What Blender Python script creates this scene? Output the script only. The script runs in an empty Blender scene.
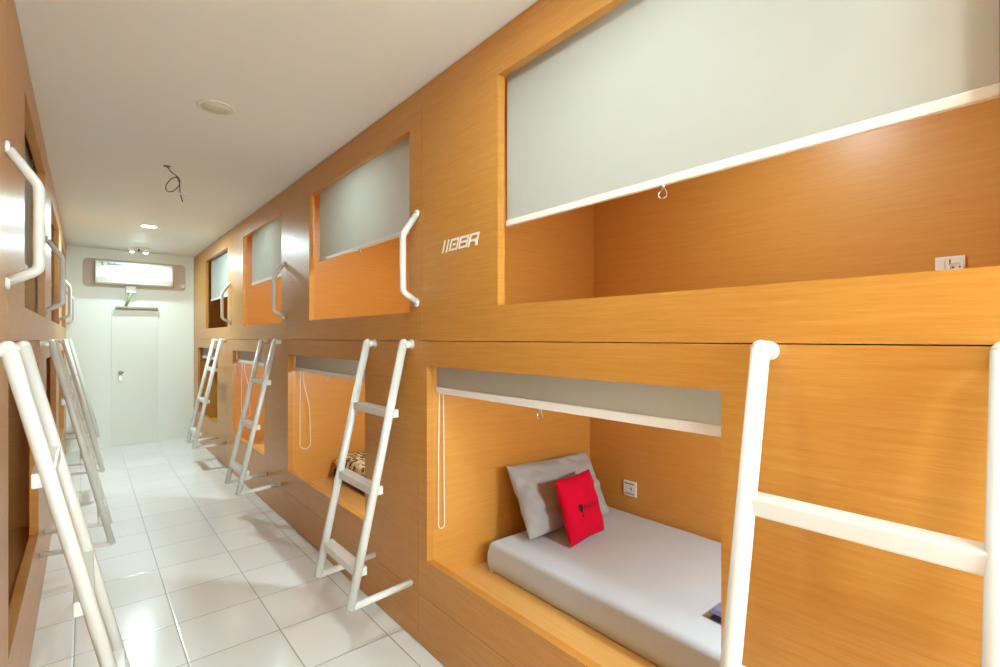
import bpy, bmesh, math, random
from mathutils import Vector, Matrix, noise
random.seed(4)
PI = math.pi
SC = bpy.context.scene
COL = SC.collection

# ------------------------------------------------------------------ dimensions (metres, X across the corridor, Y along it)
XR, XL = 1.2408, -0.195          # fronts of the right and left rows of pods
H_CEIL = 2.70
Y_FAR = 8.60
Y_BACK = -1.90
DEPTH = 1.22                      # depth of a pod behind its front
PT = 0.036                        # front panel thickness

# ------------------------------------------------------------------ materials
def new_mat(name):
    m = bpy.data.materials.new(name); m.use_nodes = True
    nt = m.node_tree; b = nt.nodes['Principled BSDF']
    return m, nt, b

def simple(name, col, rough=.5, metal=0., bump=0., bscale=200., spec=.5, var=0.):
    m, nt, b = new_mat(name)
    b.inputs['Base Color'].default_value = (*col, 1)
    b.inputs['Roughness'].default_value = rough
    b.inputs['Metallic'].default_value = metal
    b.inputs['Specular IOR Level'].default_value = spec
    g = nt.nodes.new('ShaderNodeNewGeometry')
    n = nt.nodes.new('ShaderNodeTexNoise'); n.inputs['Scale'].default_value = bscale
    nt.links.new(g.outputs['Position'], n.inputs['Vector'])
    if bump:
        bp = nt.nodes.new('ShaderNodeBump'); bp.inputs['Strength'].default_value = bump
        bp.inputs['Distance'].default_value = .002
        nt.links.new(n.outputs['Fac'], bp.inputs['Height']); nt.links.new(bp.outputs['Normal'], b.inputs['Normal'])
    if var:
        mx = nt.nodes.new('ShaderNodeMix'); mx.data_type = 'RGBA'
        mx.inputs[6].default_value = (*[c*(1-var) for c in col], 1)
        mx.inputs[7].default_value = (*[min(1, c*(1+var)) for c in col], 1)
        nt.links.new(n.outputs['Fac'], mx.inputs[0]); nt.links.new(mx.outputs[2], b.inputs['Base Color'])
    return m

def wood(name, c1, c2, rough=.3, spec=.5, stretch=(3.2, 3.2, 75)):
    m, nt, b = new_mat(name); L = nt.links
    g = nt.nodes.new('ShaderNodeNewGeometry')
    mp = nt.nodes.new('ShaderNodeMapping'); mp.inputs['Scale'].default_value = stretch
    L.new(g.outputs['Position'], mp.inputs['Vector'])
    n1 = nt.nodes.new('ShaderNodeTexNoise'); n1.inputs['Scale'].default_value = 1.6
    n1.inputs['Detail'].default_value = 5; n1.inputs['Roughness'].default_value = .6; n1.inputs['Distortion'].default_value = .25
    L.new(mp.outputs[0], n1.inputs['Vector'])
    mp2 = nt.nodes.new('ShaderNodeMapping'); mp2.inputs['Scale'].default_value = (stretch[0]*4, stretch[1]*4, stretch[2]*4.5)
    L.new(g.outputs['Position'], mp2.inputs['Vector'])
    n2 = nt.nodes.new('ShaderNodeTexNoise'); n2.inputs['Scale'].default_value = 1.5; n2.inputs['Detail'].default_value = 3
    L.new(mp2.outputs[0], n2.inputs['Vector'])
    ad = nt.nodes.new('ShaderNodeMath'); ad.operation = 'MULTIPLY_ADD'; ad.inputs[1].default_value = .55
    L.new(n2.outputs['Fac'], ad.inputs[0]); L.new(n1.outputs['Fac'], ad.inputs[2])
    r = nt.nodes.new('ShaderNodeMapRange'); r.inputs['From Min'].default_value = .52; r.inputs['From Max'].default_value = 1.0
    L.new(ad.outputs[0], r.inputs['Value'])
    mx = nt.nodes.new('ShaderNodeMix'); mx.data_type = 'RGBA'
    mx.inputs[6].default_value = (*c1, 1); mx.inputs[7].default_value = (*c2, 1)
    L.new(r.outputs[0], mx.inputs[0]); L.new(mx.outputs[2], b.inputs['Base Color'])
    b.inputs['Roughness'].default_value = rough; b.inputs['Specular IOR Level'].default_value = spec
    bp = nt.nodes.new('ShaderNodeBump'); bp.inputs['Strength'].default_value = .06; bp.inputs['Distance'].default_value = .001
    L.new(n2.outputs['Fac'], bp.inputs['Height']); L.new(bp.outputs['Normal'], b.inputs['Normal'])
    return m

def tiles():
    m, nt, b = new_mat('glazed_floor_tiles'); L = nt.links
    g = nt.nodes.new('ShaderNodeNewGeometry'); sp = nt.nodes.new('ShaderNodeSeparateXYZ')
    L.new(g.outputs['Position'], sp.inputs[0])
    def M(op, a, bb=None, c=None):
        n = nt.nodes.new('ShaderNodeMath'); n.operation = op
        for i, v in enumerate((a, bb, c)):
            if v is None: continue
            if isinstance(v, (int, float)): n.inputs[i].default_value = v
            else: L.new(v, n.inputs[i])
        return n.outputs[0]
    def cell(out, off):
        u = M('DIVIDE', M('SUBTRACT', out, off), .4)
        return u, M('FLOOR', u)
    ux, fx = cell(sp.outputs[0], .359 - 4); uy, fy = cell(sp.outputs[1], 2.643 - 8)
    dx = M('ABSOLUTE', M('SUBTRACT', M('FRACT', ux), .5)); dy = M('ABSOLUTE', M('SUBTRACT', M('FRACT', uy), .5))
    d = M('MAXIMUM', dx, dy)
    edge = nt.nodes.new('ShaderNodeMapRange'); edge.inputs['From Min'].default_value = .4925; edge.inputs['From Max'].default_value = .4955
    L.new(d, edge.inputs['Value'])
    cb = nt.nodes.new('ShaderNodeCombineXYZ'); L.new(fx, cb.inputs[0]); L.new(fy, cb.inputs[1])
    wn = nt.nodes.new('ShaderNodeTexWhiteNoise'); wn.noise_dimensions = '3D'; L.new(cb.outputs[0], wn.inputs['Vector'])
    tc = nt.nodes.new('ShaderNodeMix'); tc.data_type = 'RGBA'
    tc.inputs[6].default_value = (.79, .825, .83, 1); tc.inputs[7].default_value = (.84, .875, .88, 1)
    L.new(wn.outputs['Value'], tc.inputs[0])
    mx = nt.nodes.new('ShaderNodeMix'); mx.data_type = 'RGBA'
    L.new(edge.outputs[0], mx.inputs[0]); L.new(tc.outputs[2], mx.inputs[6]); mx.inputs[7].default_value = (.30, .31, .30, 1)
    L.new(mx.outputs[2], b.inputs['Base Color'])
    rr = M('MULTIPLY_ADD', edge.outputs[0], .4, .13); L.new(rr, b.inputs['Roughness'])
    bp = nt.nodes.new('ShaderNodeBump'); bp.invert = True; bp.inputs['Strength'].default_value = .4; bp.inputs['Distance'].default_value = .002
    e2 = nt.nodes.new('ShaderNodeMapRange'); e2.inputs['From Min'].default_value = .48; e2.inputs['From Max'].default_value = .5
    L.new(d, e2.inputs['Value'])
    n = nt.nodes.new('ShaderNodeTexNoise'); n.inputs['Scale'].default_value = 9; L.new(g.outputs['Position'], n.inputs['Vector'])
    L.new(M('MULTIPLY_ADD', n.outputs['Fac'], .25, e2.outputs[0]), bp.inputs['Height']); L.new(bp.outputs['Normal'], b.inputs['Normal'])
    b.inputs['Specular IOR Level'].default_value = .6
    return m

def fabric(name, c, c2, scale=1., rough=.9, sheen=.2, trans=0.):
    m, nt, b = new_mat(name); L = nt.links
    tc = nt.nodes.new('ShaderNodeTexCoord')
    w = nt.nodes.new('ShaderNodeTexNoise'); w.inputs['Scale'].default_value = 9*scale; w.inputs['Detail'].default_value = 6
    L.new(tc.outputs['Object'], w.inputs['Vector'])
    n = nt.nodes.new('ShaderNodeTexNoise'); n.inputs['Scale'].default_value = 420; n.inputs['Detail'].default_value = 2
    L.new(tc.outputs['Object'], n.inputs['Vector'])
    mx = nt.nodes.new('ShaderNodeMix'); mx.data_type = 'RGBA'; mx.inputs[6].default_value = (*c, 1); mx.inputs[7].default_value = (*c2, 1)
    L.new(w.outputs['Fac'], mx.inputs[0]); L.new(mx.outputs[2], b.inputs['Base Color'])
    bp = nt.nodes.new('ShaderNodeBump'); bp.inputs['Strength'].default_value = .25; bp.inputs['Distance'].default_value = .001
    L.new(n.outputs['Fac'], bp.inputs['Height']); L.new(bp.outputs['Normal'], b.inputs['Normal'])
    b.inputs['Roughness'].default_value = rough; b.inputs['Sheen Weight'].default_value = sheen
    b.inputs['Specular IOR Level'].default_value = .2
    if trans:
        tr = nt.nodes.new('ShaderNodeBsdfTranslucent'); L.new(mx.outputs[2], tr.inputs['Color'])
        ms = nt.nodes.new('ShaderNodeMixShader'); ms.inputs[0].default_value = trans
        L.new(b.outputs[0], ms.inputs[1]); L.new(tr.outputs[0], ms.inputs[2]); L.new(ms.outputs[0], nt.nodes['Material Output'].inputs['Surface'])
    return m

def leopard():
    m, nt, b = new_mat('leopard_print'); L = nt.links
    tc = nt.nodes.new('ShaderNodeTexCoord')
    v = nt.nodes.new('ShaderNodeTexVoronoi'); v.inputs['Scale'].default_value = 24; v.inputs['Randomness'].default_value = 1
    n = nt.nodes.new('ShaderNodeTexNoise'); n.inputs['Scale'].default_value = 26; n.inputs['Detail'].default_value = 2
    L.new(tc.outputs['Object'], n.inputs['Vector'])
    add = nt.nodes.new('ShaderNodeMix'); add.data_type = 'VECTOR'; add.inputs[0].default_value = .08
    L.new(tc.outputs['Object'], add.inputs[4]); L.new(n.outputs['Color'], add.inputs[5]); L.new(add.outputs[1], v.inputs['Vector'])
    cr = nt.nodes.new('ShaderNodeValToRGB'); e = cr.color_ramp; e.interpolation = 'CONSTANT'
    e.elements[0].position = 0; e.elements[0].color = (.55, .30, .07, 1)
    e.elements[1].position = .2; e.elements[1].color = (.012, .010, .008, 1)
    k = e.elements.new(.43); k.color = (.85, .68, .30, 1)
    k = e.elements.new(.62); k.color = (.85, .82, .62, 1)
    L.new(v.outputs['Distance'], cr.inputs[0]); L.new(cr.outputs[0], b.inputs['Base Color']); b.inputs['Roughness'].default_value = .85
    return m

def emit(name, col, s):
    m, nt, b = new_mat(name)
    b.inputs['Base Color'].default_value = (.8, .8, .8, 1)
    b.inputs['Emission Color'].default_value = (*col, 1); b.inputs['Emission Strength'].default_value = s
    return m

WOOD = wood('orange_laminate', (.49, .205, .030), (.58, .280, .060), rough=.33)
WOODIN = wood('orange_laminate_inside', (.60, .265, .045), (.66, .32, .07), rough=.38)
WOODB = wood('orange_laminate_deck', (.68, .36, .10), (.74, .43, .14), rough=.34, stretch=(40, 1.3, 5))
TILE = tiles()
CEIL = simple('ceiling_paint', (.80, .815, .80), .7, bump=.1, bscale=60)
WALL = simple('white_wall_paint', (.84, .89, .84), .45, bump=.05, bscale=80)
DOORM = simple('off_white_door_paint', (.81, .85, .79), .4, bump=.03, bscale=60)
WHITE = simple('white_gloss_enamel', (.72, .745, .725), .22, bump=.05, bscale=120)
PLAST = simple('white_plastic', (.86, .86, .84), .3)
ALU = simple('white_coated_aluminium', (.80, .79, .76), .3)
BLIND = fabric('blind_fabric', (.64, .67, .635), (.68, .71, .675), rough=.8, sheen=.05, trans=.48)
SHEET = fabric('grey_bedsheet', (.49, .56, .64), (.54, .61, .69))
PILLOW = fabric('grey_pillowcase', (.37, .395, .42), (.44, .465, .49))
RED = fabric('red_cushion_cloth', (.58, .0005, .026), (.68, .001, .036), sheen=0)
NAVY = fabric('navy_cloth', (.02, .03, .09), (.05, .06, .16))
BLUEG = fabric('pale_blue_cloth', (.13, .17, .34), (.20, .24, .42))
LEO = leopard()
BLACK = simple('black_cloth', (.012, .011, .010), .8)
DARK = simple('dark_plastic', (.03, .03, .03), .5)
PRINT = simple('dark_print', (.02, .004, .006), .9)
GREYP = simple('grey_print', (.16, .20, .22), .6)
OLIVE = simple('olive_grey_metal', (.36, .35, .25), .5)
CHROME = simple('brushed_metal', (.55, .54, .50), .3, 1.)
BEIGE = simple('beige_plate', (.60, .52, .43), .6, bump=.05, bscale=50)
STICK = simple('white_sticker', (.86, .82, .74), .4)
GLOW = emit('lamp_glow', (1, .96, .86), 9)
GLOWOFF = simple('frosted_cover', (.74, .70, .60), .5)
FILLP = emit('fill_panel_glow', (.86, .95, 1.0), 1.5)  # glow of the added panel behind the camera
WIREM = simple('dark_wire', (.07, .06, .05), .5)

# ------------------------------------------------------------------ mesh helpers
def box(bm, a, b, bev=0.):
    x0, x1 = sorted((a[0], b[0])); y0, y1 = sorted((a[1], b[1])); z0, z1 = sorted((a[2], b[2]))
    r = bmesh.ops.create_cube(bm, size=1)
    for v in r['verts']:
        v.co = ((x0+x1)/2 + v.co.x*(x1-x0), (y0+y1)/2 + v.co.y*(y1-y0), (z0+z1)/2 + v.co.z*(z1-z0))
    if bev:
        es = list({e for v in r['verts'] for e in v.link_edges})
        bmesh.ops.bevel(bm, geom=es, offset=bev, segments=2, affect='EDGES', profile=.6)

def tube(bm, pts, r, n=14, cap=True, closed=False, fillet=0., rs=None):
    P = [Vector(p) for p in pts]
    if fillet:
        Q = [P[0]]
        for i in range(1, len(P)-1):
            a = (P[i-1]-P[i]); b = (P[i+1]-P[i]); f = min(fillet, a.length*.45, b.length*.45)
            p0 = P[i]+a.normalized()*f; p1 = P[i]+b.normalized()*f
            for k in range(6):
                t = k/5; Q.append((1-t)**2*p0 + 2*t*(1-t)*P[i] + t*t*p1)
        P = Q+[P[-1]]
    m = len(P); rings = []; prev = None
    for i, p in enumerate(P):
        if closed: t = (P[(i+1) % m]-P[i-1]).normalized()
        else:
            t0 = (P[i]-P[i-1]).normalized() if i else (P[1]-P[0]).normalized()
            t1 = (P[i+1]-P[i]).normalized() if i < m-1 else t0
            t = (t0+t1).normalized()
        if prev is None:
            up = Vector((0, 0, 1)) if abs(t.z) < .9 else Vector((1, 0, 0))
            u = t.cross(up).normalized()
        else: u = (prev - t*prev.dot(t)).normalized()
        prev = u; w = t.cross(u)
        rr = rs[i] if rs else r
        rings.append([bm.verts.new(p + (u*math.cos(2*PI*k/n)+w*math.sin(2*PI*k/n))*rr) for k in range(n)])
    for i in range(m if closed else m-1):
        A, B = rings[i], rings[(i+1) % m]
        for k in range(n):
            f = bm.faces.new((A[k], A[(k+1) % n], B[(k+1) % n], B[k])); f.smooth = True
    if cap and not closed:
        bm.faces.new(rings[0]); bm.faces.new(rings[-1][::-1])

def lathe(bm, prof, c, n=40, axis='z'):
    rings = []
    for r, z in prof:
        ring = []
        for k in range(n):
            a = 2*PI*k/n
            if axis == 'z': p = (c[0]+r*math.cos(a), c[1]+r*math.sin(a), c[2]+z)
            elif axis == 'y': p = (c[0]+r*math.cos(a), c[1]+z, c[2]+r*math.sin(a))
            else: p = (c[0]+z, c[1]+r*math.cos(a), c[2]+r*math.sin(a))
            ring.append(bm.verts.new(p))
        rings.append(ring)
    for A, B in zip(rings, rings[1:]):
        for k in range(n):
            f = bm.faces.new((A[k], A[(k+1) % n], B[(k+1) % n], B[k])); f.smooth = True
    for R in (rings[0], rings[-1]):
        try: bm.faces.new(R)
        except ValueError: pass

def obj(name, bm, m, parent=None, smooth=False, origin=None):
    bmesh.ops.recalc_face_normals(bm, faces=bm.faces)
    me = bpy.data.meshes.new(name)
    if origin is None:
        origin = parent.location.copy() if parent is not None else Vector((0, 0, 0))
        if parent is not None and parent.parent is not None: origin = Vector(parent['_o'])
    origin = Vector(origin)
    for v in bm.verts: v.co -= origin
    bm.to_mesh(me); bm.free()
    if isinstance(m, (list, tuple)):
        for q in m: me.materials.append(q)
    else: me.materials.append(m)
    if smooth:
        for p in me.polygons: p.use_smooth = True
    o = bpy.data.objects.new(name, me); COL.objects.link(o)
    if parent is not None: o.parent = parent
    else: o.location = origin
    o['_o'] = list(origin)
    return o

def tag(o, label, cat, group=None):
    o['label'] = label; o['category'] = cat
    if group: o['group'] = group
    return o

def thing(name, label, cat, loc, group=None):
    o = bpy.data.objects.new(name, None); COL.objects.link(o); o.location = loc
    o.empty_display_size = .1; o['_o'] = list(loc)
    return tag(o, label, cat, group)

def struct(name, bm, m, parent=None):
    o = obj(name, bm, m, parent, origin=None)
    if parent is None: o['kind'] = 'structure'
    return o

def BM(): return bmesh.new()

# ------------------------------------------------------------------ the room
bm = BM(); box(bm, (-1.60, Y_BACK-.1, -.08), (2.70, Y_FAR+.1, 0)); struct('floor', bm, TILE)
bm = BM(); box(bm, (-1.60, Y_BACK-.1, H_CEIL), (2.70, Y_FAR+.1, H_CEIL+.08)); struct('ceiling', bm, CEIL)
bm = BM(); box(bm, (-1.60, Y_FAR, 0), (2.70, Y_FAR+.1, H_CEIL)); struct('wall_far', bm, WALL)
bm = BM(); box(bm, (-1.60, Y_BACK-.1, 0), (2.70, Y_BACK, H_CEIL)); struct('wall_back', bm, WALL)
bm = BM(); box(bm, (-.02, Y_BACK+.0005, .9), (1.06, Y_BACK+.05, 2.30), .004); fill_frame = struct('fill_panel_1', bm, PLAST)  # added glowing panel, unseen behind the camera, brightens the corridor
bm = BM(); box(bm, (.03, Y_BACK+.0505, .95), (1.01, Y_BACK+.056, 2.25)); obj('fill_glow', bm, FILLP, fill_frame)
bm = BM(); box(bm, (XR+DEPTH+.03, Y_BACK, 0), (2.70, Y_FAR, H_CEIL)); struct('wall_right', bm, WALL)
bm = BM(); box(bm, (XL-DEPTH-.03, Y_BACK, 0), (-1.60, Y_FAR, H_CEIL)); struct('wall_left', bm, WALL)
bm = BM(); box(bm, (XR, Y_BACK, 0), (XR+.04, -.005, H_CEIL)); struct('trim_1', bm, WOOD)
bm = BM(); box(bm, (XL, Y_BACK, 0), (XL-.04, .125, H_CEIL)); struct('trim_2', bm, WOOD)

# ------------------------------------------------------------------ sleeping pods
def ring_panel(bm, sx, x0, y0, y1, z0, z1, oy0, oy1, oz0, oz1, t=PT):
    O = [(y0, z0), (y1, z0), (y1, z1), (y0, z1)]; I = [(oy0, oz0), (oy1, oz0), (oy1, oz1), (oy0, oz1)]
    fo = [bm.verts.new((x0, y, z)) for y, z in O]; fi = [bm.verts.new((x0, y, z)) for y, z in I]
    bo = [bm.verts.new((x0+sx*t, y, z)) for y, z in O]; bi = [bm.verts.new((x0+sx*t, y, z)) for y, z in I]
    for k in range(4):
        j = (k+1) % 4
        bm.faces.new((fo[k], fo[j], fi[j], fi[k])); bm.faces.new((bo[k], bo[j], bi[j], bi[k]))
        bm.faces.new((fo[k], fo[j], bo[j], bo[k])); bm.faces.new((fi[k], fi[j], bi[j], bi[k]))

def pod(side, level, y0, y1, oy0, oy1, iy0, iy1, label, group):
    sx = 1 if side == 'right' else -1
    x0 = XR if side == 'right' else XL
    g = .001
    if level == 'upper': z0, z1, oz0, oz1, zb, zt = 1.4745, 2.695, 1.615, 2.525, 1.53, 2.655
    else: z0, z1, oz0, oz1, zb, zt = .2465, 1.4715, .425, 1.353, .31, 1.44
    zlow = z0 if level == 'upper' else 0.004
    t = thing('sleeping_pod', label, 'sleeping pod', (x0+sx*.6, (y0+y1)/2, zlow), group)
    bm = BM(); ring_panel(bm, sx, x0, y0+g, y1-g, z0, z1, oy0, oy1, oz0, oz1); obj('front_panel', bm, WOOD, t)
    if level == 'lower':
        bm = BM(); box(bm, (x0, y0+g, zlow), (x0+sx*PT, y1-g, z0-.0025)); obj('plinth_panel', bm, WOOD, t)
    xi = x0+sx*(PT+.0005); xb = x0+sx*(DEPTH)
    bm = BM(); box(bm, (xi, iy1, zlow+.001), (xb+sx*.015, iy1+.018, zt)); obj('side_panel', bm, WOODIN, t)
    bm = BM(); box(bm, (xi, iy0-.018, zlow+.001), (xb+sx*.015, iy0, zt)); obj('side_panel', bm, WOODIN, t)
    bm = BM(); box(bm, (xb, iy0+.0005, zlow+.001), (xb+sx*.015, iy1-.0005, zt)); obj('back_panel', bm, WOODIN, t)
    bm = BM(); box(bm, (xi, iy0+.0005, zb-.022), (xb-sx*.0005, iy1-.0005, zb)); obj('bed_deck', bm, WOODB, t)
    bm = BM(); box(bm, (xi, iy0-.017, zt+.0005), (xb+sx*.015, iy1+.017, zt+.0165)); obj('roof_panel', bm, WOODIN, t)
    return t

RU = [(-.003, 2.058, .09, 1.487), (2.058, 4.14, 2.176, 3.62), (4.14, 6.10, 4.28, 5.58), (6.10, Y_FAR-.003, 6.30, 7.65)]
RL = [(-.003, 2.09, .597, 2.012), (2.09, 4.19, 2.69, 4.11), (4.19, 6.28, 4.79, 6.05), (6.28, Y_FAR-.003, 6.87, 8.23)]
LU = [(.12, 2.27, .70, 2.06), (2.27, 4.35, 2.86, 4.24), (4.35, 6.43, 4.95, 6.33), (6.43, Y_FAR-.003, 7.02, 8.38)]
LL = [(.12, 2.21, .22, 1.58), (2.21, 4.28, 2.29, 3.66), (4.28, 6.36, 4.36, 5.74), (6.36, Y_FAR-.003, 6.45, 7.80)]
ordn = ['nearest the viewer', 'second from the viewer', 'third from the viewer', 'farthest, beside the white end wall']
for k, (a, b, c, d) in enumerate(RU):
    pod('right', 'upper', a, b, c, d, a+.03, min(b-.06, a+2.02), ['orange wood upper sleeping pod numbered 1108A with socket inside, nearest on the right',
        'upper orange wood pod on the right with white handle beside the painted number',
        'third upper orange wood pod on the right, between two white grab handles',
        'farthest upper pod on the right, touching the white end wall'][k], 'upper pods on the right')
for k, (a, b, c, d) in enumerate(RL):
    i1 = [2.03, 4.13, 6.20, 8.30][k]
    pod('right', 'lower', a, b, c, d, a+.03, i1, ['lower orange wood pod on the right holding grey mattress and red cushion',
        'lower orange wood pod on the right holding the leopard print bedding',
        'empty lower pod on the right, third from the viewer, behind the slim white ladder',
        'farthest lower pod on the right, touching the white end wall'][k], 'lower pods on the right')
for k, (a, b, c, d) in enumerate(LU):
    pod('left', 'upper', a, b, c, d, b-2.03 if k < 3 else a+.03, min(b-.03, a+2.06), ['upper wood pod on the left, nearest, cut by the picture edge',
        'upper wood pod on the left just beyond the big white grab handle',
        'third upper wood pod on the left, between two small white handles',
        'farthest upper pod on the left, touching the white end wall'][k], 'upper pods on the left')
for k, (a, b, c, d) in enumerate(LL):
    pod('left', 'lower', a, b, c, d, c-.02, b-.03 if k < 3 else a+2.06, ['lower wood pod on the left, nearest, cut by the picture edge',
        'lower wood pod on the left, dark opening behind the nearest left ladder',
        'third lower wood pod on the left, behind the second left ladder',
        'farthest lower pod on the left, touching the white end wall'][k], 'lower pods on the left')

# ------------------------------------------------------------------ roller blinds
def blind(side, y0, y1, ztop, zbot, label, group, bar_h=.024, off=.06):
    sx = 1 if side == 'right' else -1
    x = (XR if side == 'right' else XL)+sx*off
    t = thing('roller_blind', label, 'roller blind', (x, (y0+y1)/2, ztop), group)
    bm = BM(); tube(bm, [(x+sx*.02, y0, ztop+.0), (x+sx*.02, y1, ztop+.0)], .02, 20); obj('roller_tube', bm, BLIND, t)
    for yy in (y0-.007, y1+.001):
        bm = BM(); box(bm, (x-sx*.004, yy, ztop-.03), (x+sx*.045, yy+.006, ztop+.026), .001); obj('bracket', bm, PLAST, t)
    bm = BM(); n = 26; rows = 6
    V = []
    for j in range(rows+1):
        z = ztop + (zbot+bar_h*.6-ztop)*j/rows; row = []
        for i in range(n+1):
            y = y0+.004+(y1-y0-.008)*i/n
            w = .0022*math.sin(i*.9+k_seed[0])*(j/rows)*(1-j/rows)*2
            row.append((bm.verts.new((x+w-.0006, y, z)), bm.verts.new((x+w+.0006, y, z))))
        V.append(row)
    for j in range(rows):
        for i in range(n):
            for s in (0, 1):
                f = bm.faces.new((V[j][i][s], V[j][i+1][s], V[j+1][i+1][s], V[j+1][i][s])); f.smooth = True
    obj('blind_fabric', bm, BLIND, t)
    k_seed[0] += 1.7
    bm = BM(); box(bm, (x-.008, y0+.002, zbot), (x+.008, y1-.002, zbot+bar_h), .003); br = obj('bottom_bar', bm, ALU, t)
    # pull clip under the middle of the bar
    ym = (y0+y1)/2 if side == 'right' else (y0+y1)/2
    bm = BM(); lathe(bm, [(.001, .004), (.007, .004), (.009, -.002), (.006, -.010), (.001, -.011)], (x, ym, zbot), 16)
    obj('clip', bm, CHROME, t)
    bm = BM()
    pts = [(x+.003*math.sin(a*2), ym+.013*math.sin(a), zbot-.024+.014*math.cos(a)) for a in [2*PI*i/18 for i in range(18)]]
    tube(bm, pts, .0016, 8, closed=True); obj('pull_ring', bm, CHROME, t)
    return t
k_seed = [0.]
ZT = 2.575
blind('right', .098, 1.503, ZT, 1.936, 'large pale roller blind half lowered in the nearest upper right pod', 'upper right blinds')
blind('right', 2.19, 3.575, ZT, 2.036, 'pale roller blind over the second upper right pod, left of the painted number', 'upper right blinds')
blind('right', 4.30, 5.47, ZT, 2.022, 'pale roller blind in the third upper right pod, between grab handles', 'upper right blinds')
blind('right', 6.32, 7.60, ZT, 1.985, 'small pale roller blind in the farthest upper right pod near the end wall', 'upper right blinds')
blind('right', .60, 2.022, 1.385, 1.222, 'rolled-up pale blind with white bar above the grey mattress', 'lower right blinds', .03)
blind('right', 2.70, 4.12, 1.385, 1.222, 'rolled-up pale blind above the leopard print bedding', 'lower right blinds', .03)
blind('right', 4.81, 6.10, 1.385, 1.222, 'rolled-up pale blind in the third lower right pod', 'lower right blinds', .03)
blind('right', 6.89, 8.24, 1.385, 1.20, 'rolled-up pale blind in the farthest lower right pod', 'lower right blinds', .03)
blind('left', 2.87, 4.23, ZT, 1.86, 'pale roller blind on the left behind the big white grab handle', 'upper left blinds')
blind('left', 4.96, 6.32, ZT, 1.98, 'narrow-looking roller blind on the left above the second grab handle', 'upper left blinds')
blind('left', 7.03, 8.37, ZT, 1.98, 'farthest roller blind on the left near the air conditioner', 'upper left blinds')

def chain(side, y, ztop, zbot, label, off=.075, w=.03):
    sx = 1 if side == 'right' else -1
    x = (XR if side == 'right' else XL)+sx*off
    bm = BM(); pts = []; c = w/2
    pts = [(x+.006, y, ztop), (x+.004, y, ztop-.12), (x-.0, y-.001, (ztop+zbot)/2), (x-.001, y-.002, zbot+c)]
    for i in range(1, 9):
        a = PI+PI*i/8; pts.append((x+sx*(c+c*math.cos(a)), y-.002, zbot+c+c*math.sin(a)))
    pts += [(x+sx*w*.9, y-.001, (ztop+zbot)/2), (x+sx*.030, y, ztop-.12), (x+sx*.026, y, ztop)]
    tube(bm, pts, .0026, 8)
    # beads
    o = obj('blind_chain', bm, PLAST, None, origin=(x, y, zbot))
    return tag(o, label, 'blind chain', 'white blind chains')
chain('right', 2.008, 1.25, .565, 'white blind chain hanging beside the grey pillow in the nearest lower pod', .062, .034)
chain('right', 4.085, 1.25, .585, 'white blind chain loop hanging left of the leopard bedding', .085, .085)
chain('right', 6.03, 1.25, .60, 'white blind chain in the third lower right pod', .085, .085)
chain('left', 2.98, 1.86, 1.70, 'short white cord loop below the nearest left blind', .05, .09)

# ------------------------------------------------------------------ ladders
def ladder(side, ya, yb, label, full=True):
    sx = 1 if side == 'right' else -1
    x0 = XR if side == 'right' else XL
    X = lambda d: x0 - sx*d            # d = distance out from the wall
    top = 1.453; ft = .262; R = .0205 if side == 'right' else .0172
    dt, df = .047, .318
    t = thing('bunk_ladder', label, 'ladder', (X(.16), (ya+yb)/2, ft-R), 'white bunk ladders')
    for y in (ya, yb):
        bm = BM(); tube(bm, [(X(df), y, ft-.01), (X(dt), y, top+.01)], R, 18)
        bmesh.ops.create_uvsphere(bm, u_segments=14, v_segments=8, radius=R*.98, matrix=Matrix.Translation((X(dt), y, top+.01)))
        obj('rail', bm, WHITE, t)
        bm = BM(); tube(bm, [(X(dt-.002), y, top), (X(.004), y, top+.004)], R*.92, 16)
        lathe(bm, [(R*.9, 0), (R*1.15, 0), (R*1.15, .004*sx), (R*.9, .004*sx)], (X(.0045), y, top+.004), 18, 'x')
        obj('wall_stub', bm, WHITE, t)
        bm = BM(); tube(bm, [(X(df+.004), y, ft-.006), (X(.002), y, ft+.012)], R*.8, 14)
        obj('stand_off', bm, WHITE, t)
    for z in (1.122, .765, .407):
        d = df+(dt-df)*(z-ft)/(top-ft)
        bm = BM(); a, b = X(d+.012), X(d-(.046 if side == 'right' else .034))
        yy0, yy1 = min(ya, yb)-.006, max(ya, yb)+.006
        box(bm, (a, yy0, z-.021), (b, yy1, z+.019), .005)
        obj('rung', bm, WHITE, t)
    return t
for k, (a, b) in enumerate([(.085, .482), (2.152, 2.56), (4.30, 4.70), (6.41, 6.82)]):
    ladder('right', a, b, ['large white metal ladder nearest the viewer, on the right against orange wood',
                           'white metal ladder in the middle, between the mattress pod and the leopard bedding pod',
                           'white metal ladder in front of the third lower right pod',
                           'small distant white ladder on the right, nearest the end wall'][k])
for k, (a, b) in enumerate([(1.73, 2.13), (3.76, 4.18), (5.86, 6.28), (7.94, 8.36)]):
    ladder('left', a, b, ['big white ladder at the left edge, cut by the picture bottom',
                          'second white ladder along the left wall, seen edge-on',
                          'third white ladder along the left wall, small and edge-on',
                          'farthest white ladder along the left wall, by the end wall'][k])

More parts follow.
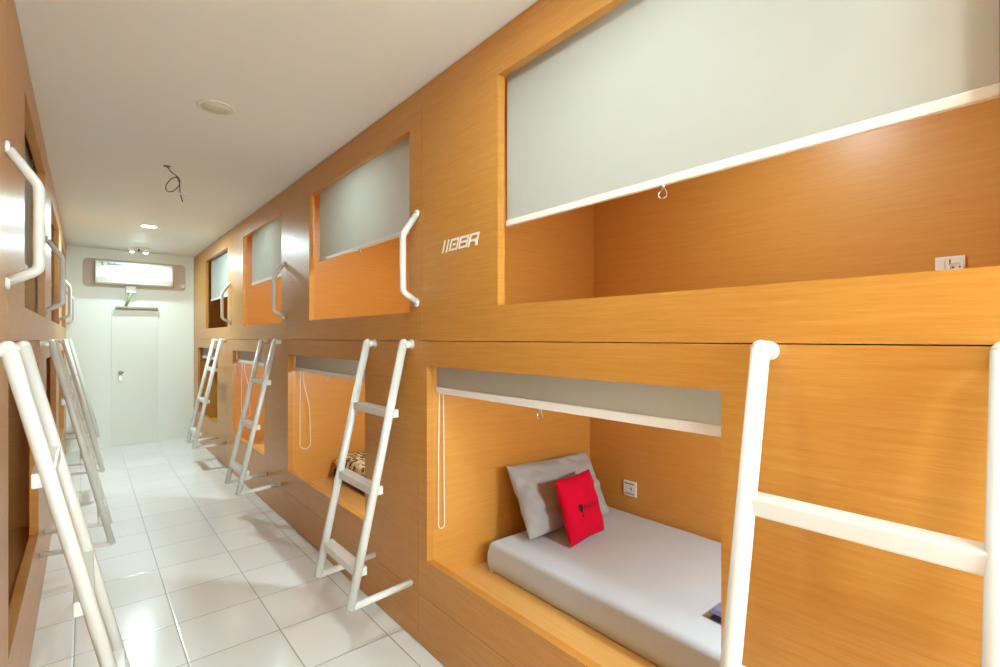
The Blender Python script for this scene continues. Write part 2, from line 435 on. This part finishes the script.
# ------------------------------------------------------------------ grab handles
def handle(side, y, label, z0=1.668, z1=2.09):
    sx = 1 if side == 'right' else -1
    x0 = XR if side == 'right' else XL
    X = lambda d: x0 - sx*d
    t = thing('grab_handle', label, 'grab handle', (X(.0), y, (z0+z1)/2), 'white grab handles')
    bm = BM(); tube(bm, [(X(.0085), y, z1-.004), (X(.079), y, z1-.108), (X(.079), y, z0+.04), (X(.0085), y, z0-.001)], .0155, 14, fillet=.018)
    obj('grip', bm, WHITE, t)
    for z in (z1+.002, z0-.008):
        bm = BM(); lathe(bm, [(.002, 0), (.021, 0), (.021, -sx*.006), (.018, -sx*.011), (.002, -sx*.012)], (X(.001), y, z), 18, 'x')
        obj('mounting_plate', bm, WHITE, t)
    return t
handle('right', 2.10, 'white grab handle on the right, closest to the painted pod number')
handle('right', 4.205, 'second white grab handle on the right, between the third and second upper blinds')
handle('right', 6.17, 'farthest white grab handle on the right, near the end wall')
handle('left', 2.20, 'biggest white grab handle, at the left picture edge')
handle('left', 4.30, 'second white grab handle on the left wall', 1.67, 2.12)
handle('left', 6.37, 'third white grab handle on the left wall')
handle('left', 8.44, 'farthest white grab handle on the left, near the air conditioner')

# ------------------------------------------------------------------ painted pod number
def glyphs():
    # strokes in a 1-high, .8-wide cell; x grows to the right as read
    G = {'1': [[(.5, 0), (.5, 1)]],
         '0': [[(.08, .05), (.92, .05), (.92, .95), (.08, .95), (.08, .05)], [(.45, .5), (.58, .5)]],
         '8': [[(.08, .05), (.92, .05), (.92, .95), (.08, .95), (.08, .05)], [(.2, .52), (.85, .52)]],
         'A': [[(.08, 0), (.08, .95), (.92, .95), (.92, .30)], [(.1, .42), (.92, .42)], [(.92, .12), (.92, 0)], [(.74, .42), (.98, .0)]]}
    return G
def number(text, y_start, y_end, zc, h, parent):
    bm = BM(); G = glyphs(); n = 0
    wid = {'1': .35, '0': 1., '8': 1., 'A': 1.}; tot = sum(wid[c]+.12 for c in text)
    s = (y_start-y_end)/tot; x = 0; th = .0088/2
    for c in text:
        w = wid[c]*s
        for st in G[c]:
            for (a, b) in zip(st, st[1:]):
                A = Vector((x+a[0]*w, (a[1]-.5)*h, 0)); B = Vector((x+b[0]*w, (b[1]-.5)*h, 0))
                d = (B-A); nrm = Vector((-d.y, d.x, 0)).normalized()*th; e = d.normalized()*th
                q = [A-nrm-e, B-nrm+e, B+nrm+e, A+nrm-e]
                v0 = []; v1 = []
                for p in q:
                    yy = y_start-(p.x+p.y*.40); zz = zc+p.y
                    v0.append(bm.verts.new((XR-.0002, yy, zz))); v1.append(bm.verts.new((XR-.0018-n*.00012, yy, zz)))
                n += 1; bm.faces.new(v0); bm.faces.new(v1)
                for k in range(4): bm.faces.new((v0[k], v0[(k+1) % 4], v1[(k+1) % 4], v1[k]))
        x += w+.12*s
    o = obj('number_lettering', bm, STICK, parent); o['label'] = 'white slanted pod number reading 1108A'
first_pod = [o for o in COL.objects if o.name.startswith('sleeping_pod')][0]
number('1108A', 1.878, 1.603, 1.899, .047, first_pod)

# ------------------------------------------------------------------ bedding
def slab(name, x0, x1, y0, y1, z0, z1, m, rad=.035, seed=0, wob=.004, parent=None, origin=None, nx=40, ny=60, skirt=None):
    """soft rounded cushion slab with gentle wrinkles"""
    bm = BM()
    prof = []
    N = 10
    # cross profile: bottom flat, side, rounded top edge
    def P(u, v):  # u,v in 0..1 -> top surface
        x = x0+(x1-x0)*u; y = y0+(y1-y0)*v
        d = min(x-x0, x1-x, y-y0, y1-y)
        z = z1
        if d < rad:
            q = 1-d/rad; z = z1-rad*(1-math.sqrt(max(0, 1-q*q)))
        z += wob*noise.noise(Vector((x*6+seed, y*6, seed)))*min(1, d/.03+.0)
        return x, y, z
    def spaced(n, L):
        r = rad/L; a = [r*(1-math.cos(i/6*PI/2)) for i in range(7)]
        mid = [r+(1-2*r)*i/n for i in range(1, n)]
        return a+mid+[1-t for t in a[::-1]]
    U = spaced(nx, x1-x0); Vv = spaced(ny, y1-y0)
    top = [[bm.verts.new(P(u, v)) for v in Vv] for u in U]
    for i in range(len(U)-1):
        for j in range(len(Vv)-1):
            f = bm.faces.new((top[i][j], top[i+1][j], top[i+1][j+1], top[i][j+1])); f.smooth = True
    rim = [top[i][0] for i in range(len(U))]+[top[-1][j] for j in range(1, len(Vv))]+[top[i][-1] for i in range(len(U)-2, -1, -1)]+[top[0][j] for j in range(len(Vv)-2, 0, -1)]
    cx, cy = (x0+x1)/2, (y0+y1)/2
    prev = rim
    for s in range(1, 5):
        t = s/4; cur = []
        for v in rim:
            z = v.co.z+(z0-v.co.z)*t
            b = .006*math.sin(PI*t)+wob*.8*noise.noise(Vector((v.co.x*9, v.co.y*9, z*14+seed)))
            if t == 1: b = -.012
            nx_ = -1 if abs(v.co.x-x0) < 1e-4 else (1 if abs(v.co.x-x1) < 1e-4 else 0)
            ny_ = -1 if abs(v.co.y-y0) < 1e-4 else (1 if abs(v.co.y-y1) < 1e-4 else 0)
            cur.append(bm.verts.new((v.co.x+nx_*b, v.co.y+ny_*b, z)))
        m_ = len(rim)
        for k in range(m_):
            f = bm.faces.new((prev[k], prev[(k+1) % m_], cur[(k+1) % m_], cur[k])); f.smooth = True
        prev = cur
    bm.faces.new(prev)
    return obj(name, bm, m, parent, origin=origin if origin is not None else None)

mt = thing('mattress', 'grey sheeted mattress in the nearest lower right pod', 'mattress', (2.0, 1.0, .311))
slab('fitted_sheet', 1.555, 2.447, .06, 1.93, .3125, .466, SHEET, .028, 3, .0045, parent=mt)
mt2 = thing('mattress', 'leopard print mattress with black edge in the second lower right pod', 'mattress', (2.0, 3.2, .311))
slab('mattress_base', 1.60, 2.44, 2.16, 4.06, .3125, .40, BLACK, .02, 5, .003, parent=mt2)
slab('leopard_cover', 1.605, 2.43, 2.17, 4.045, .401, .505, LEO, .045, 9, .035, parent=mt2)

def pillow_surface(w, h, t, seed, pinch=.10, wr=.006, side=1):
    def S(u, v, s):   # u,v in -1..1
        x = w/2*u*(1-pinch*(1-v*v)*0-pinch*.5*(1-abs(v))**1*abs(u)**6)
        z = h/2*v*(1-pinch*.5*(1-abs(u))*abs(v)**6)
        e = max(0, (1-abs(u)**3.2))*max(0, (1-abs(v)**3.2))
        y = s*t/2*e**.48
        k = min(1, e*3)
        y += wr*k*(noise.noise(Vector((u*2.5+seed, v*3.5, s)))*2 + noise.noise(Vector((u*7+v*4+seed, v*3, s*3)))) * s
        y += wr*1.3*k*math.sin(9*(u*.5+v)+seed)*max(0, (abs(u)-.35))
        return Vector((x, y, z))
    return S
def pillow_mesh(S, n=44):
    bm = BM(); grid = {}
    L = [math.sin((i/n-.5)*PI) for i in range(n+1)]
    for s in (-1, 1):
        for i in range(n+1):
            for j in range(n+1):
                if s == 1 and (i in (0, n) or j in (0, n)): grid[s, i, j] = grid[-1, i, j]
                else: grid[s, i, j] = bm.verts.new(S(L[i], L[j], s))
    for s in (-1, 1):
        for i in range(n):
            for j in range(n):
                q = [grid[s, i, j], grid[s, i+1, j], grid[s, i+1, j+1], grid[s, i, j+1]]
                f = bm.faces.new(q if s == -1 else q[::-1]); f.smooth = True
    return bm
def frame(center, xdir, up):
    xd = Vector(xdir).normalized(); u = Vector(up).normalized(); xd = (xd-u*xd.dot(u)).normalized(); yd = u.cross(xd)
    M = Matrix(((xd.x, yd.x, u.x, center[0]), (xd.y, yd.y, u.y, center[1]), (xd.z, yd.z, u.z, center[2]), (0, 0, 0, 1)))
    return M
# grey pillow leaning on the end panel
S = pillow_surface(.645, .375, .125, 2.3, wr=.012)
bm = pillow_mesh(S); M = frame((2.005, 1.862, .643), (1, .03, -.0), (.02, .50, .866)); bm.transform(M)
tag(obj('pillow', bm, PILLOW, None, origin=(1.995, 1.80, .467)), 'wrinkled grey pillow leaning on the end panel behind the red cushion', 'pillow')
# red cushion with dark mark
S2 = pillow_surface(.300, .318, .085, 7.1, wr=.003)
bm = pillow_mesh(S2, 36); M2 = frame((1.937, 1.661, .627), (1, .12, .03), (-.035, .30, .955)); bm.transform(M2)
cu = thing('cushion', 'small bright red cushion with dark printed mark propped on the grey pillow', 'cushion', (1.95, 1.65, .467))
obj('cushion_cover', bm, RED, cu)
def text_mesh(txt, size):
    cv = bpy.data.curves.new('t', 'FONT'); cv.body = txt; cv.size = size
    o = bpy.data.objects.new('t', cv); COL.objects.link(o)
    dg = bpy.context.evaluated_depsgraph_get(); me = bpy.data.meshes.new_from_object(o.evaluated_get(dg))
    bpy.data.objects.remove(o); return me
def on_cushion(bm):
    bmesh.ops.subdivide_edges(bm, edges=[e for e in bm.edges if e.calc_length() > .02], cuts=2)
    for v in bm.verts:
        u, w = v.co.x/(.300/2), v.co.y/(.318/2)
        p = S2(u, w, -1); p.y -= .0012; v.co = M2 @ p
me = text_mesh('RedDoorz', .038); bm = BM(); bm.from_mesh(me)
xs = [v.co.x for v in bm.verts]; k = .128/(max(xs)-min(xs))
for v in bm.verts: v.co.x = v.co.x*k-.028; v.co.y = v.co.y-.014-.0; v.co.z = 0
on_cushion(bm); o = obj('printed_word', bm, PRINT, cu); o['label'] = 'dark printed word'
bm = BM()
bmesh.ops.create_circle(bm, cap_ends=True, radius=.019, segments=24, matrix=Matrix.Translation((-.052, 0, 0)))
r = bmesh.ops.create_grid(bm, x_segments=1, y_segments=1, size=.5, matrix=Matrix.Translation((-.050, -.028, 0)) @ Matrix.Diagonal((.009, .034, 1, 1)))
on_cushion(bm); o = obj('printed_emblem', bm, PRINT, cu); o['label'] = 'dark round printed emblem'

# folded blue cloth at the picture's lower edge of the mattress
ft = thing('folded_blanket', 'folded blue cloth with black edge lying on the grey mattress near the ladder', 'blanket', (1.86, .80, .468))
slab('blanket_fold', 1.735, 2.02, .66, .868, .4695, .487, DARK, .006, 1, .001, parent=ft, nx=8, ny=8)
slab('blanket_top', 1.738, 2.02, .66, .872, .4875, .507, BLUEG, .008, 2, .002, parent=ft, nx=8, ny=8)

# ------------------------------------------------------------------ sockets
def socket(x, y, z, w, h, double, label):
    t = thing('wall_socket', label, 'wall socket', (x, y, z))
    bm = BM(); box(bm, (x-.010, y-w/2, z-h/2), (x-.0005, y+w/2, z+h/2), .003); obj('cover_plate', bm, PLAST, t)
    def face(yc):
        bm = BM(); lathe(bm, [(.021, 0), (.021, -.002), (.018, -.002), (.017, -.0008), (.001, -.0008)], (x-.0102, yc, z), 28, 'x')
        p = obj('socket_face', bm, PLAST, t)
        bm = BM()
        for dy in (-.0095, .0095): lathe(bm, [(.001, 0), (.003, 0), (.003, -.0012), (.001, -.0012)], (x-.0112, yc+dy, z), 12, 'x')
        obj('pin_hole', bm, DARK, p)
    if double:
        face(y-.018)
        bm = BM(); box(bm, (x-.0135, y+.014, z-.026), (x-.0103, y+.034, z+.026), .001); obj('switch_rocker', bm, PLAST, t)
        bm = BM(); box(bm, (x-.0118, y-.002, z-.03), (x-.0103, y+.002, z+.03)); obj('divider_line', bm, GREYP, t)
        bm = BM(); lathe(bm, [(.001, 0), (.004, 0), (.004, -.001), (.001, -.001)], (x-.0137, y+.026, z-.017), 10, 'x'); obj('indicator_dot', bm, PRINT, t)
    else:
        face(y)
        bm = BM(); box(bm, (x-.0125, y-w*.36, z-h*.36), (x-.0103, y+w*.36, z-h*.30), .0005); box(bm, (x-.0125, y-w*.36, z+h*.30), (x-.0103, y+w*.36, z+h*.36), .0005); obj('cover_ridge', bm, GREYP, t)
XBK = XR+DEPTH
socket(XBK, .321, 1.748, .084, .084, True, 'white double socket with switch on the back panel of the nearest upper pod')
socket(XBK, 1.725, .600, .088, .088, False, 'white square socket on the back panel above the grey mattress')

# ------------------------------------------------------------------ end wall: door, closer, air conditioner
d = None
EW = Matrix.Translation((0, 0, 1.4865)) @ Matrix.Diagonal((.966, 1, .966, 1)) @ Matrix.Translation((0, 0, -1.4865))   # size and place of the end wall fittings
_obj, _struct = obj, struct
def obj(name, bm, m, parent=None, **k): bm.transform(EW); return _obj(name, bm, m, parent, **k)
def struct(name, bm, m, parent=None):
    bm.transform(EW); o = _obj(name, bm, m, parent); o['kind'] = 'structure'; return o
bm = BM(); box(bm, (.285, Y_FAR-.012, -.047), (.825, Y_FAR-.001, 1.90), .002); d = struct('door_1', bm, DOORM)
bm = BM(); box(bm, (.245, Y_FAR-.004, -.050), (.281, Y_FAR-.0005, 1.967)); box(bm, (.829, Y_FAR-.004, -.050), (.865, Y_FAR-.0005, 1.967)); box(bm, (.2815, Y_FAR-.004, 1.905), (.8285, Y_FAR-.0005, 1.967))
obj('door_frame', bm, WALL, d)
bm = BM(); lathe(bm, [(.001, 0), (.026, 0), (.026, -.006), (.012, -.010), (.011, -.04), (.001, -.04)], (.385, Y_FAR-.0125, .995), 20, 'y')
tube(bm, [(.385, Y_FAR-.066, .995), (.355, Y_FAR-.068, 1.0), (.42, Y_FAR-.068, .998)], .010, 10)
box(bm, (.366, Y_FAR-.037, .87), (.404, Y_FAR-.0125, .94), .002); obj('door_handle', bm, CHROME, d)
bm = BM(); box(bm, (.33, Y_FAR-.075, 1.912), (.82, Y_FAR-.0045, 1.940), .003)
obj('closer_track', bm, OLIVE, d)
bm = BM(); box(bm, (.44, Y_FAR-.10, 2.135), (.56, Y_FAR-.003, 2.235), .012)
obj('closer_body', bm, PLAST, d)
bm = BM(); tube(bm, [(.50, Y_FAR-.085, 2.14), (.44, Y_FAR-.055, 1.945)], .016, 10); obj('closer_arm', bm, OLIVE, d)

a = thing('air_conditioner', 'white wall air conditioner high on the end wall with grey marking', 'air conditioner', (.55, Y_FAR, 2.26))
bm = BM()
x0, x1 = .10, .995
prof = [(-.002, 2.27), (-.06, 2.245), (-.13, 2.25), (-.18, 2.285), (-.20, 2.33), (-.205, 2.45), (-.195, 2.53), (-.17, 2.555), (-.002, 2.56)]
rings = []
for x, k in ((x0, .97), (x0+.012, 1.), (x1-.012, 1.), (x1, .97)):
    rings.append([bm.verts.new((x, Y_FAR+y*k, 2.40+(z-2.40)*k)) for y, z in prof])
for A, B in zip(rings, rings[1:]):
    for q in range(len(prof)-1):
        f = bm.faces.new((A[q], A[q+1], B[q+1], B[q]))
bm.faces.new(rings[0]); bm.faces.new(rings[-1])
obj('casing', bm, PLAST, a)
bm = BM(); box(bm, (x0+.03, Y_FAR-.178, 2.262), (x1-.03, Y_FAR-.10, 2.272), .002); o = obj('louvre', bm, PLAST, a)
bm = BM(); yf = Y_FAR-.2055
for q, wq in enumerate((.030, .018, .026, .018)):
    box(bm, (.163+.004*(q % 2), yf-.001, 2.492+q*.0135), (.163+wq, yf+.001, 2.500+q*.0135))
obj('emblem_mark', bm, GREYP, a)
bm = BM(); xx = .235
for q in range(7):
    hh = (.030, .024, .022, .030, .022, .024, .022)[q]
    box(bm, (xx, yf-.001, 2.500), (xx+.017, yf+.001, 2.500+hh)); xx += .0225
obj('name_mark', bm, simple('pale_grey_print', (.25, .28, .30), .6), a)
bm = BM(); bx0, bx1, bz0, bz1 = -.03, 1.175, 2.205, 2.60; r = .06; pts = []  # thin beige rounded plate, a little wider than the casing
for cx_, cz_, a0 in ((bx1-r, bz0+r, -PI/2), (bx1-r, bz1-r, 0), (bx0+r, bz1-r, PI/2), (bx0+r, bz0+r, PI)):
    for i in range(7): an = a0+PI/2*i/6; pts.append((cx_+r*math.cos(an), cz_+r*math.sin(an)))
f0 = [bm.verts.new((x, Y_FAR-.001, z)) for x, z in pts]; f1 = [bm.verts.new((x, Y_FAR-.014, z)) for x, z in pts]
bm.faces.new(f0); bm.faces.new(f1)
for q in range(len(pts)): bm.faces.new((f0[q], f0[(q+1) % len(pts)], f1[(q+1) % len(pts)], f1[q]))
obj('rounded_plate', bm, BEIGE, a)
bm = BM(); lathe(bm, [(.001, 0), (.030, 0), (.034, -.01), (.026, -.05), (.001, -.055)], (1.135, Y_FAR-.0145, 2.285), 20, 'y')
obj('pipe_cap', bm, PLAST, a)

obj, struct = _obj, _struct

# ------------------------------------------------------------------ ceiling lights and loose wires
def area(name, loc, size, power, col=(.71, .945, .970), rot=(0, 0, 0), parent=None, spread=PI):
    l = bpy.data.lights.new(name, 'AREA'); l.shape = 'DISK'; l.size = size; l.energy = power; l.color = col; l.spread = spread
    o = bpy.data.objects.new(name, l); COL.objects.link(o); o.location = loc; o.rotation_euler = rot
    if parent is not None: o.parent = parent; o.location = Vector(loc)-parent.location
    return o
def downlight(x, y, power, label, lit=True, r=.082):
    t = thing('ceiling_light', label, 'ceiling light', (x, y, H_CEIL), 'round ceiling lights')
    bm = BM(); lathe(bm, [(r*.86, -.001), (r*1.05, -.001), (r*1.08, -.004), (r*1.0, -.008), (r*.88, -.008), (r*.86, -.004)], (x, y, H_CEIL), 48)
    obj('rim', bm, PLAST if lit else GLOWOFF, t)
    bm = BM(); lathe(bm, [(.001, -.002), (r*.85, -.002), (r*.85, -.006), (.001, -.007)], (x, y, H_CEIL), 48)
    obj('diffuser', bm, GLOW if lit else GLOWOFF, t)
    if power: area('lamp', (x, y, H_CEIL-.012), r*1.5, power, parent=t)
    return t
P = 1.0
downlight(.52, -.65, 12*P, 'round ceiling light behind the viewer', r=.15)
downlight(.52, 1.15, 6.5*P, 'round ceiling light above the viewer', r=.15)
downlight(.524, 2.937, 0, 'large unlit round ceiling disc nearest the viewer', lit=False)
downlight(.526, 6.52, 21*P, 'small lit round ceiling light beyond the hanging wires')
t = thing('twin_spotlight', 'twin white ceiling spotlight just in front of the air conditioner', 'ceiling light', (.54, 8.18, H_CEIL))
bm = BM(); box(bm, (.42, 8.14, H_CEIL-.014), (.67, 8.22, H_CEIL-.0005), .004); obj('base_plate', bm, PLAST, t)
for dx in (-.07, .08):
    bm = BM(); lathe(bm, [(.012, -.014), (.030, -.020), (.036, -.06), (.030, -.062)], (.545+dx, 8.18, H_CEIL), 24); hd = obj('lamp_head', bm, PLAST, t)
    bm = BM(); lathe(bm, [(.001, -.058), (.028, -.058), (.022, -.070), (.001, -.074)], (.545+dx, 8.18, H_CEIL), 24); obj('bulb', bm, GLOW, hd)
bm = BM(); tube(bm, [(.55, 8.18, H_CEIL-.014), (.55, 8.18, H_CEIL-.05)], .009, 10); obj('joint', bm, DARK, t)
area('lamp', (.55, 8.12, H_CEIL-.085), .1, 6.5*P, rot=(math.radians(-14), 0, 0), parent=t)

l = bpy.data.lights.new('fill_light', 'AREA'); l.shape = 'RECTANGLE'; l.size = .96; l.size_y = 1.28; l.energy = 46; l.color = (.71, .945, .97)  # area light added at the unseen panel to fill the corridor
o = bpy.data.objects.new('fill_light', l); COL.objects.link(o); o.location = (.52, Y_BACK+.07, 1.6); o.rotation_euler = (PI/2, 0, PI)
w = thing('hanging_wires', 'dark loose wires hanging from a hole in the ceiling', 'wires', (.50, 4.17, H_CEIL))
def spline(pts, n=8):
    P_ = [Vector(p) for p in pts]; P_ = [P_[0]]+P_+[P_[-1]]; out = []
    for i in range(1, len(P_)-2):
        p0, p1, p2, p3 = P_[i-1:i+3]
        for k in range(n):
            t = k/n; out.append(.5*((2*p1)+(-p0+p2)*t+(2*p0-5*p1+4*p2-p3)*t*t+(-p0+3*p1-3*p2+p3)*t**3))
    return out+[P_[-2]]
bm = BM(); c = Vector((.485, 4.17, H_CEIL))
L_ = [(-.045, 0, 0), (-.02, 0, -.035), (.012, 0, -.06), (-.02, .0, -.085), (-.05, 0, -.135), (-.045, 0, -.175), (-.01, 0, -.17), (.028, .005, -.12), (.03, .01, -.075), (.012, .012, -.055), (.03, .01, -.10), (.035, .01, -.17), (.05, .01, -.235)]
tube(bm, spline([c+Vector(p) for p in L_]), .0034, 8); obj('wire', bm, WIREM, w)
bm = BM(); tube(bm, spline([c+Vector(p) for p in [(.0, .0, -.17), (.03, .01, -.178), (.07, .0, -.172), (.10, 0, -.18)]]), .006, 8); obj('connector', bm, PLAST, w)
bm = BM(); lathe(bm, [(.001, -.0005), (.022, -.0005), (.022, -.002), (.001, -.002)], (.44, 4.17, H_CEIL), 20); obj('ceiling_hole', bm, WIREM, w)

# added unseen lamps that brighten the pods: on the near end panel in the lower row, under the roof in the upper row
def pod_fill_light(t, power, w, h, loc, rot):
    l = bpy.data.lights.new('lamp', 'AREA'); l.shape = 'RECTANGLE'; l.size = w; l.size_y = h; l.energy = power; l.color = (.76, .95, .98)
    o = bpy.data.objects.new('lamp', l); COL.objects.link(o); o.parent = t; o.location = loc; o.rotation_euler = rot
def pod_fill_lamp(y, label, power):  # added fill lamp, out of view in a lower pod
    t = thing('fill_lamp', label, 'lamp', (1.75, y, 1.34), 'added pod fill lamps')
    bm = BM(); box(bm, (1.67, y, 1.30), (1.83, y+.03, 1.36), .004); obj('fill_body', bm, PLAST, t)
    bm = BM(); box(bm, (1.68, y+.0305, 1.31), (1.82, y+.036, 1.35), .002); obj('fill_cover', bm, GLOW, t)
    pod_fill_light(t, power, .14, .05, (0, .045, -.01), (math.radians(52), 0, math.radians(-24)))
def roof_fill_lamp(x, y, label, power):  # added fill lamp, hidden under an upper pod's roof
    t = thing('roof_fill_lamp', label, 'lamp', (x, y, 2.655), 'added roof fill lamps')
    bm = BM(); lathe(bm, [(.001, -.001), (.075, -.001), (.075, -.022), (.066, -.026), (.066, -.020), (.001, -.020)], (x, y, 2.655), 32); obj('fill_body', bm, PLAST, t)
    bm = BM(); lathe(bm, [(.001, -.0205), (.064, -.0205), (.055, -.030), (.001, -.034)], (x, y, 2.655), 32); obj('fill_cover', bm, GLOW, t)
    pod_fill_light(t, power, .11, .11, (0, 0, -.040), (0, 0, 0))
for k, y in enumerate((.0285, 2.1215, 4.2215)):
    pod_fill_lamp(y, ['added unseen fill lamp inside the pod with the grey mattress', 'added unseen fill lamp inside the pod with leopard bedding', 'added unseen fill lamp inside the third lower right pod'][k], [14, 16, 14][k])
roof_fill_lamp(1.75, .75, 'added unseen fill lamp under the roof of the nearest upper right pod', 5.5)
roof_fill_lamp(1.75, 2.9, 'added unseen fill lamp under the roof of the second upper right pod', 10)
roof_fill_lamp(1.75, 4.9, 'added unseen fill lamp under the roof of the third upper right pod', 9)

# ------------------------------------------------------------------ world, camera, view
wd = bpy.data.worlds.new('room_world'); SC.world = wd; wd.use_nodes = True
wd.node_tree.nodes['Background'].inputs[0].default_value = (.9, .9, .85, 1); wd.node_tree.nodes['Background'].inputs[1].default_value = .3
cam = bpy.data.cameras.new('camera'); co = bpy.data.objects.new('camera', cam); COL.objects.link(co)
cam.sensor_width = 36; cam.lens = 492.16/1000*36; cam.shift_y = 4.63/1000; cam.clip_start = .02
co.location = (0, 0, 1.4865); co.rotation_euler = (PI/2, 0, -.700)
SC.camera = co
vs = SC.view_settings; SC.display_settings.display_device = 'sRGB'
vs.view_transform = 'Standard'; vs.look = 'None'; vs.gamma = 1; vs.use_curve_mapping = False; vs.exposure = 0.98
SC.cycles.max_bounces = 16; SC.cycles.diffuse_bounces = 10; SC.cycles.sample_clamp_indirect = 8
for o in COL.objects:
    if '_o' in o: del o['_o']
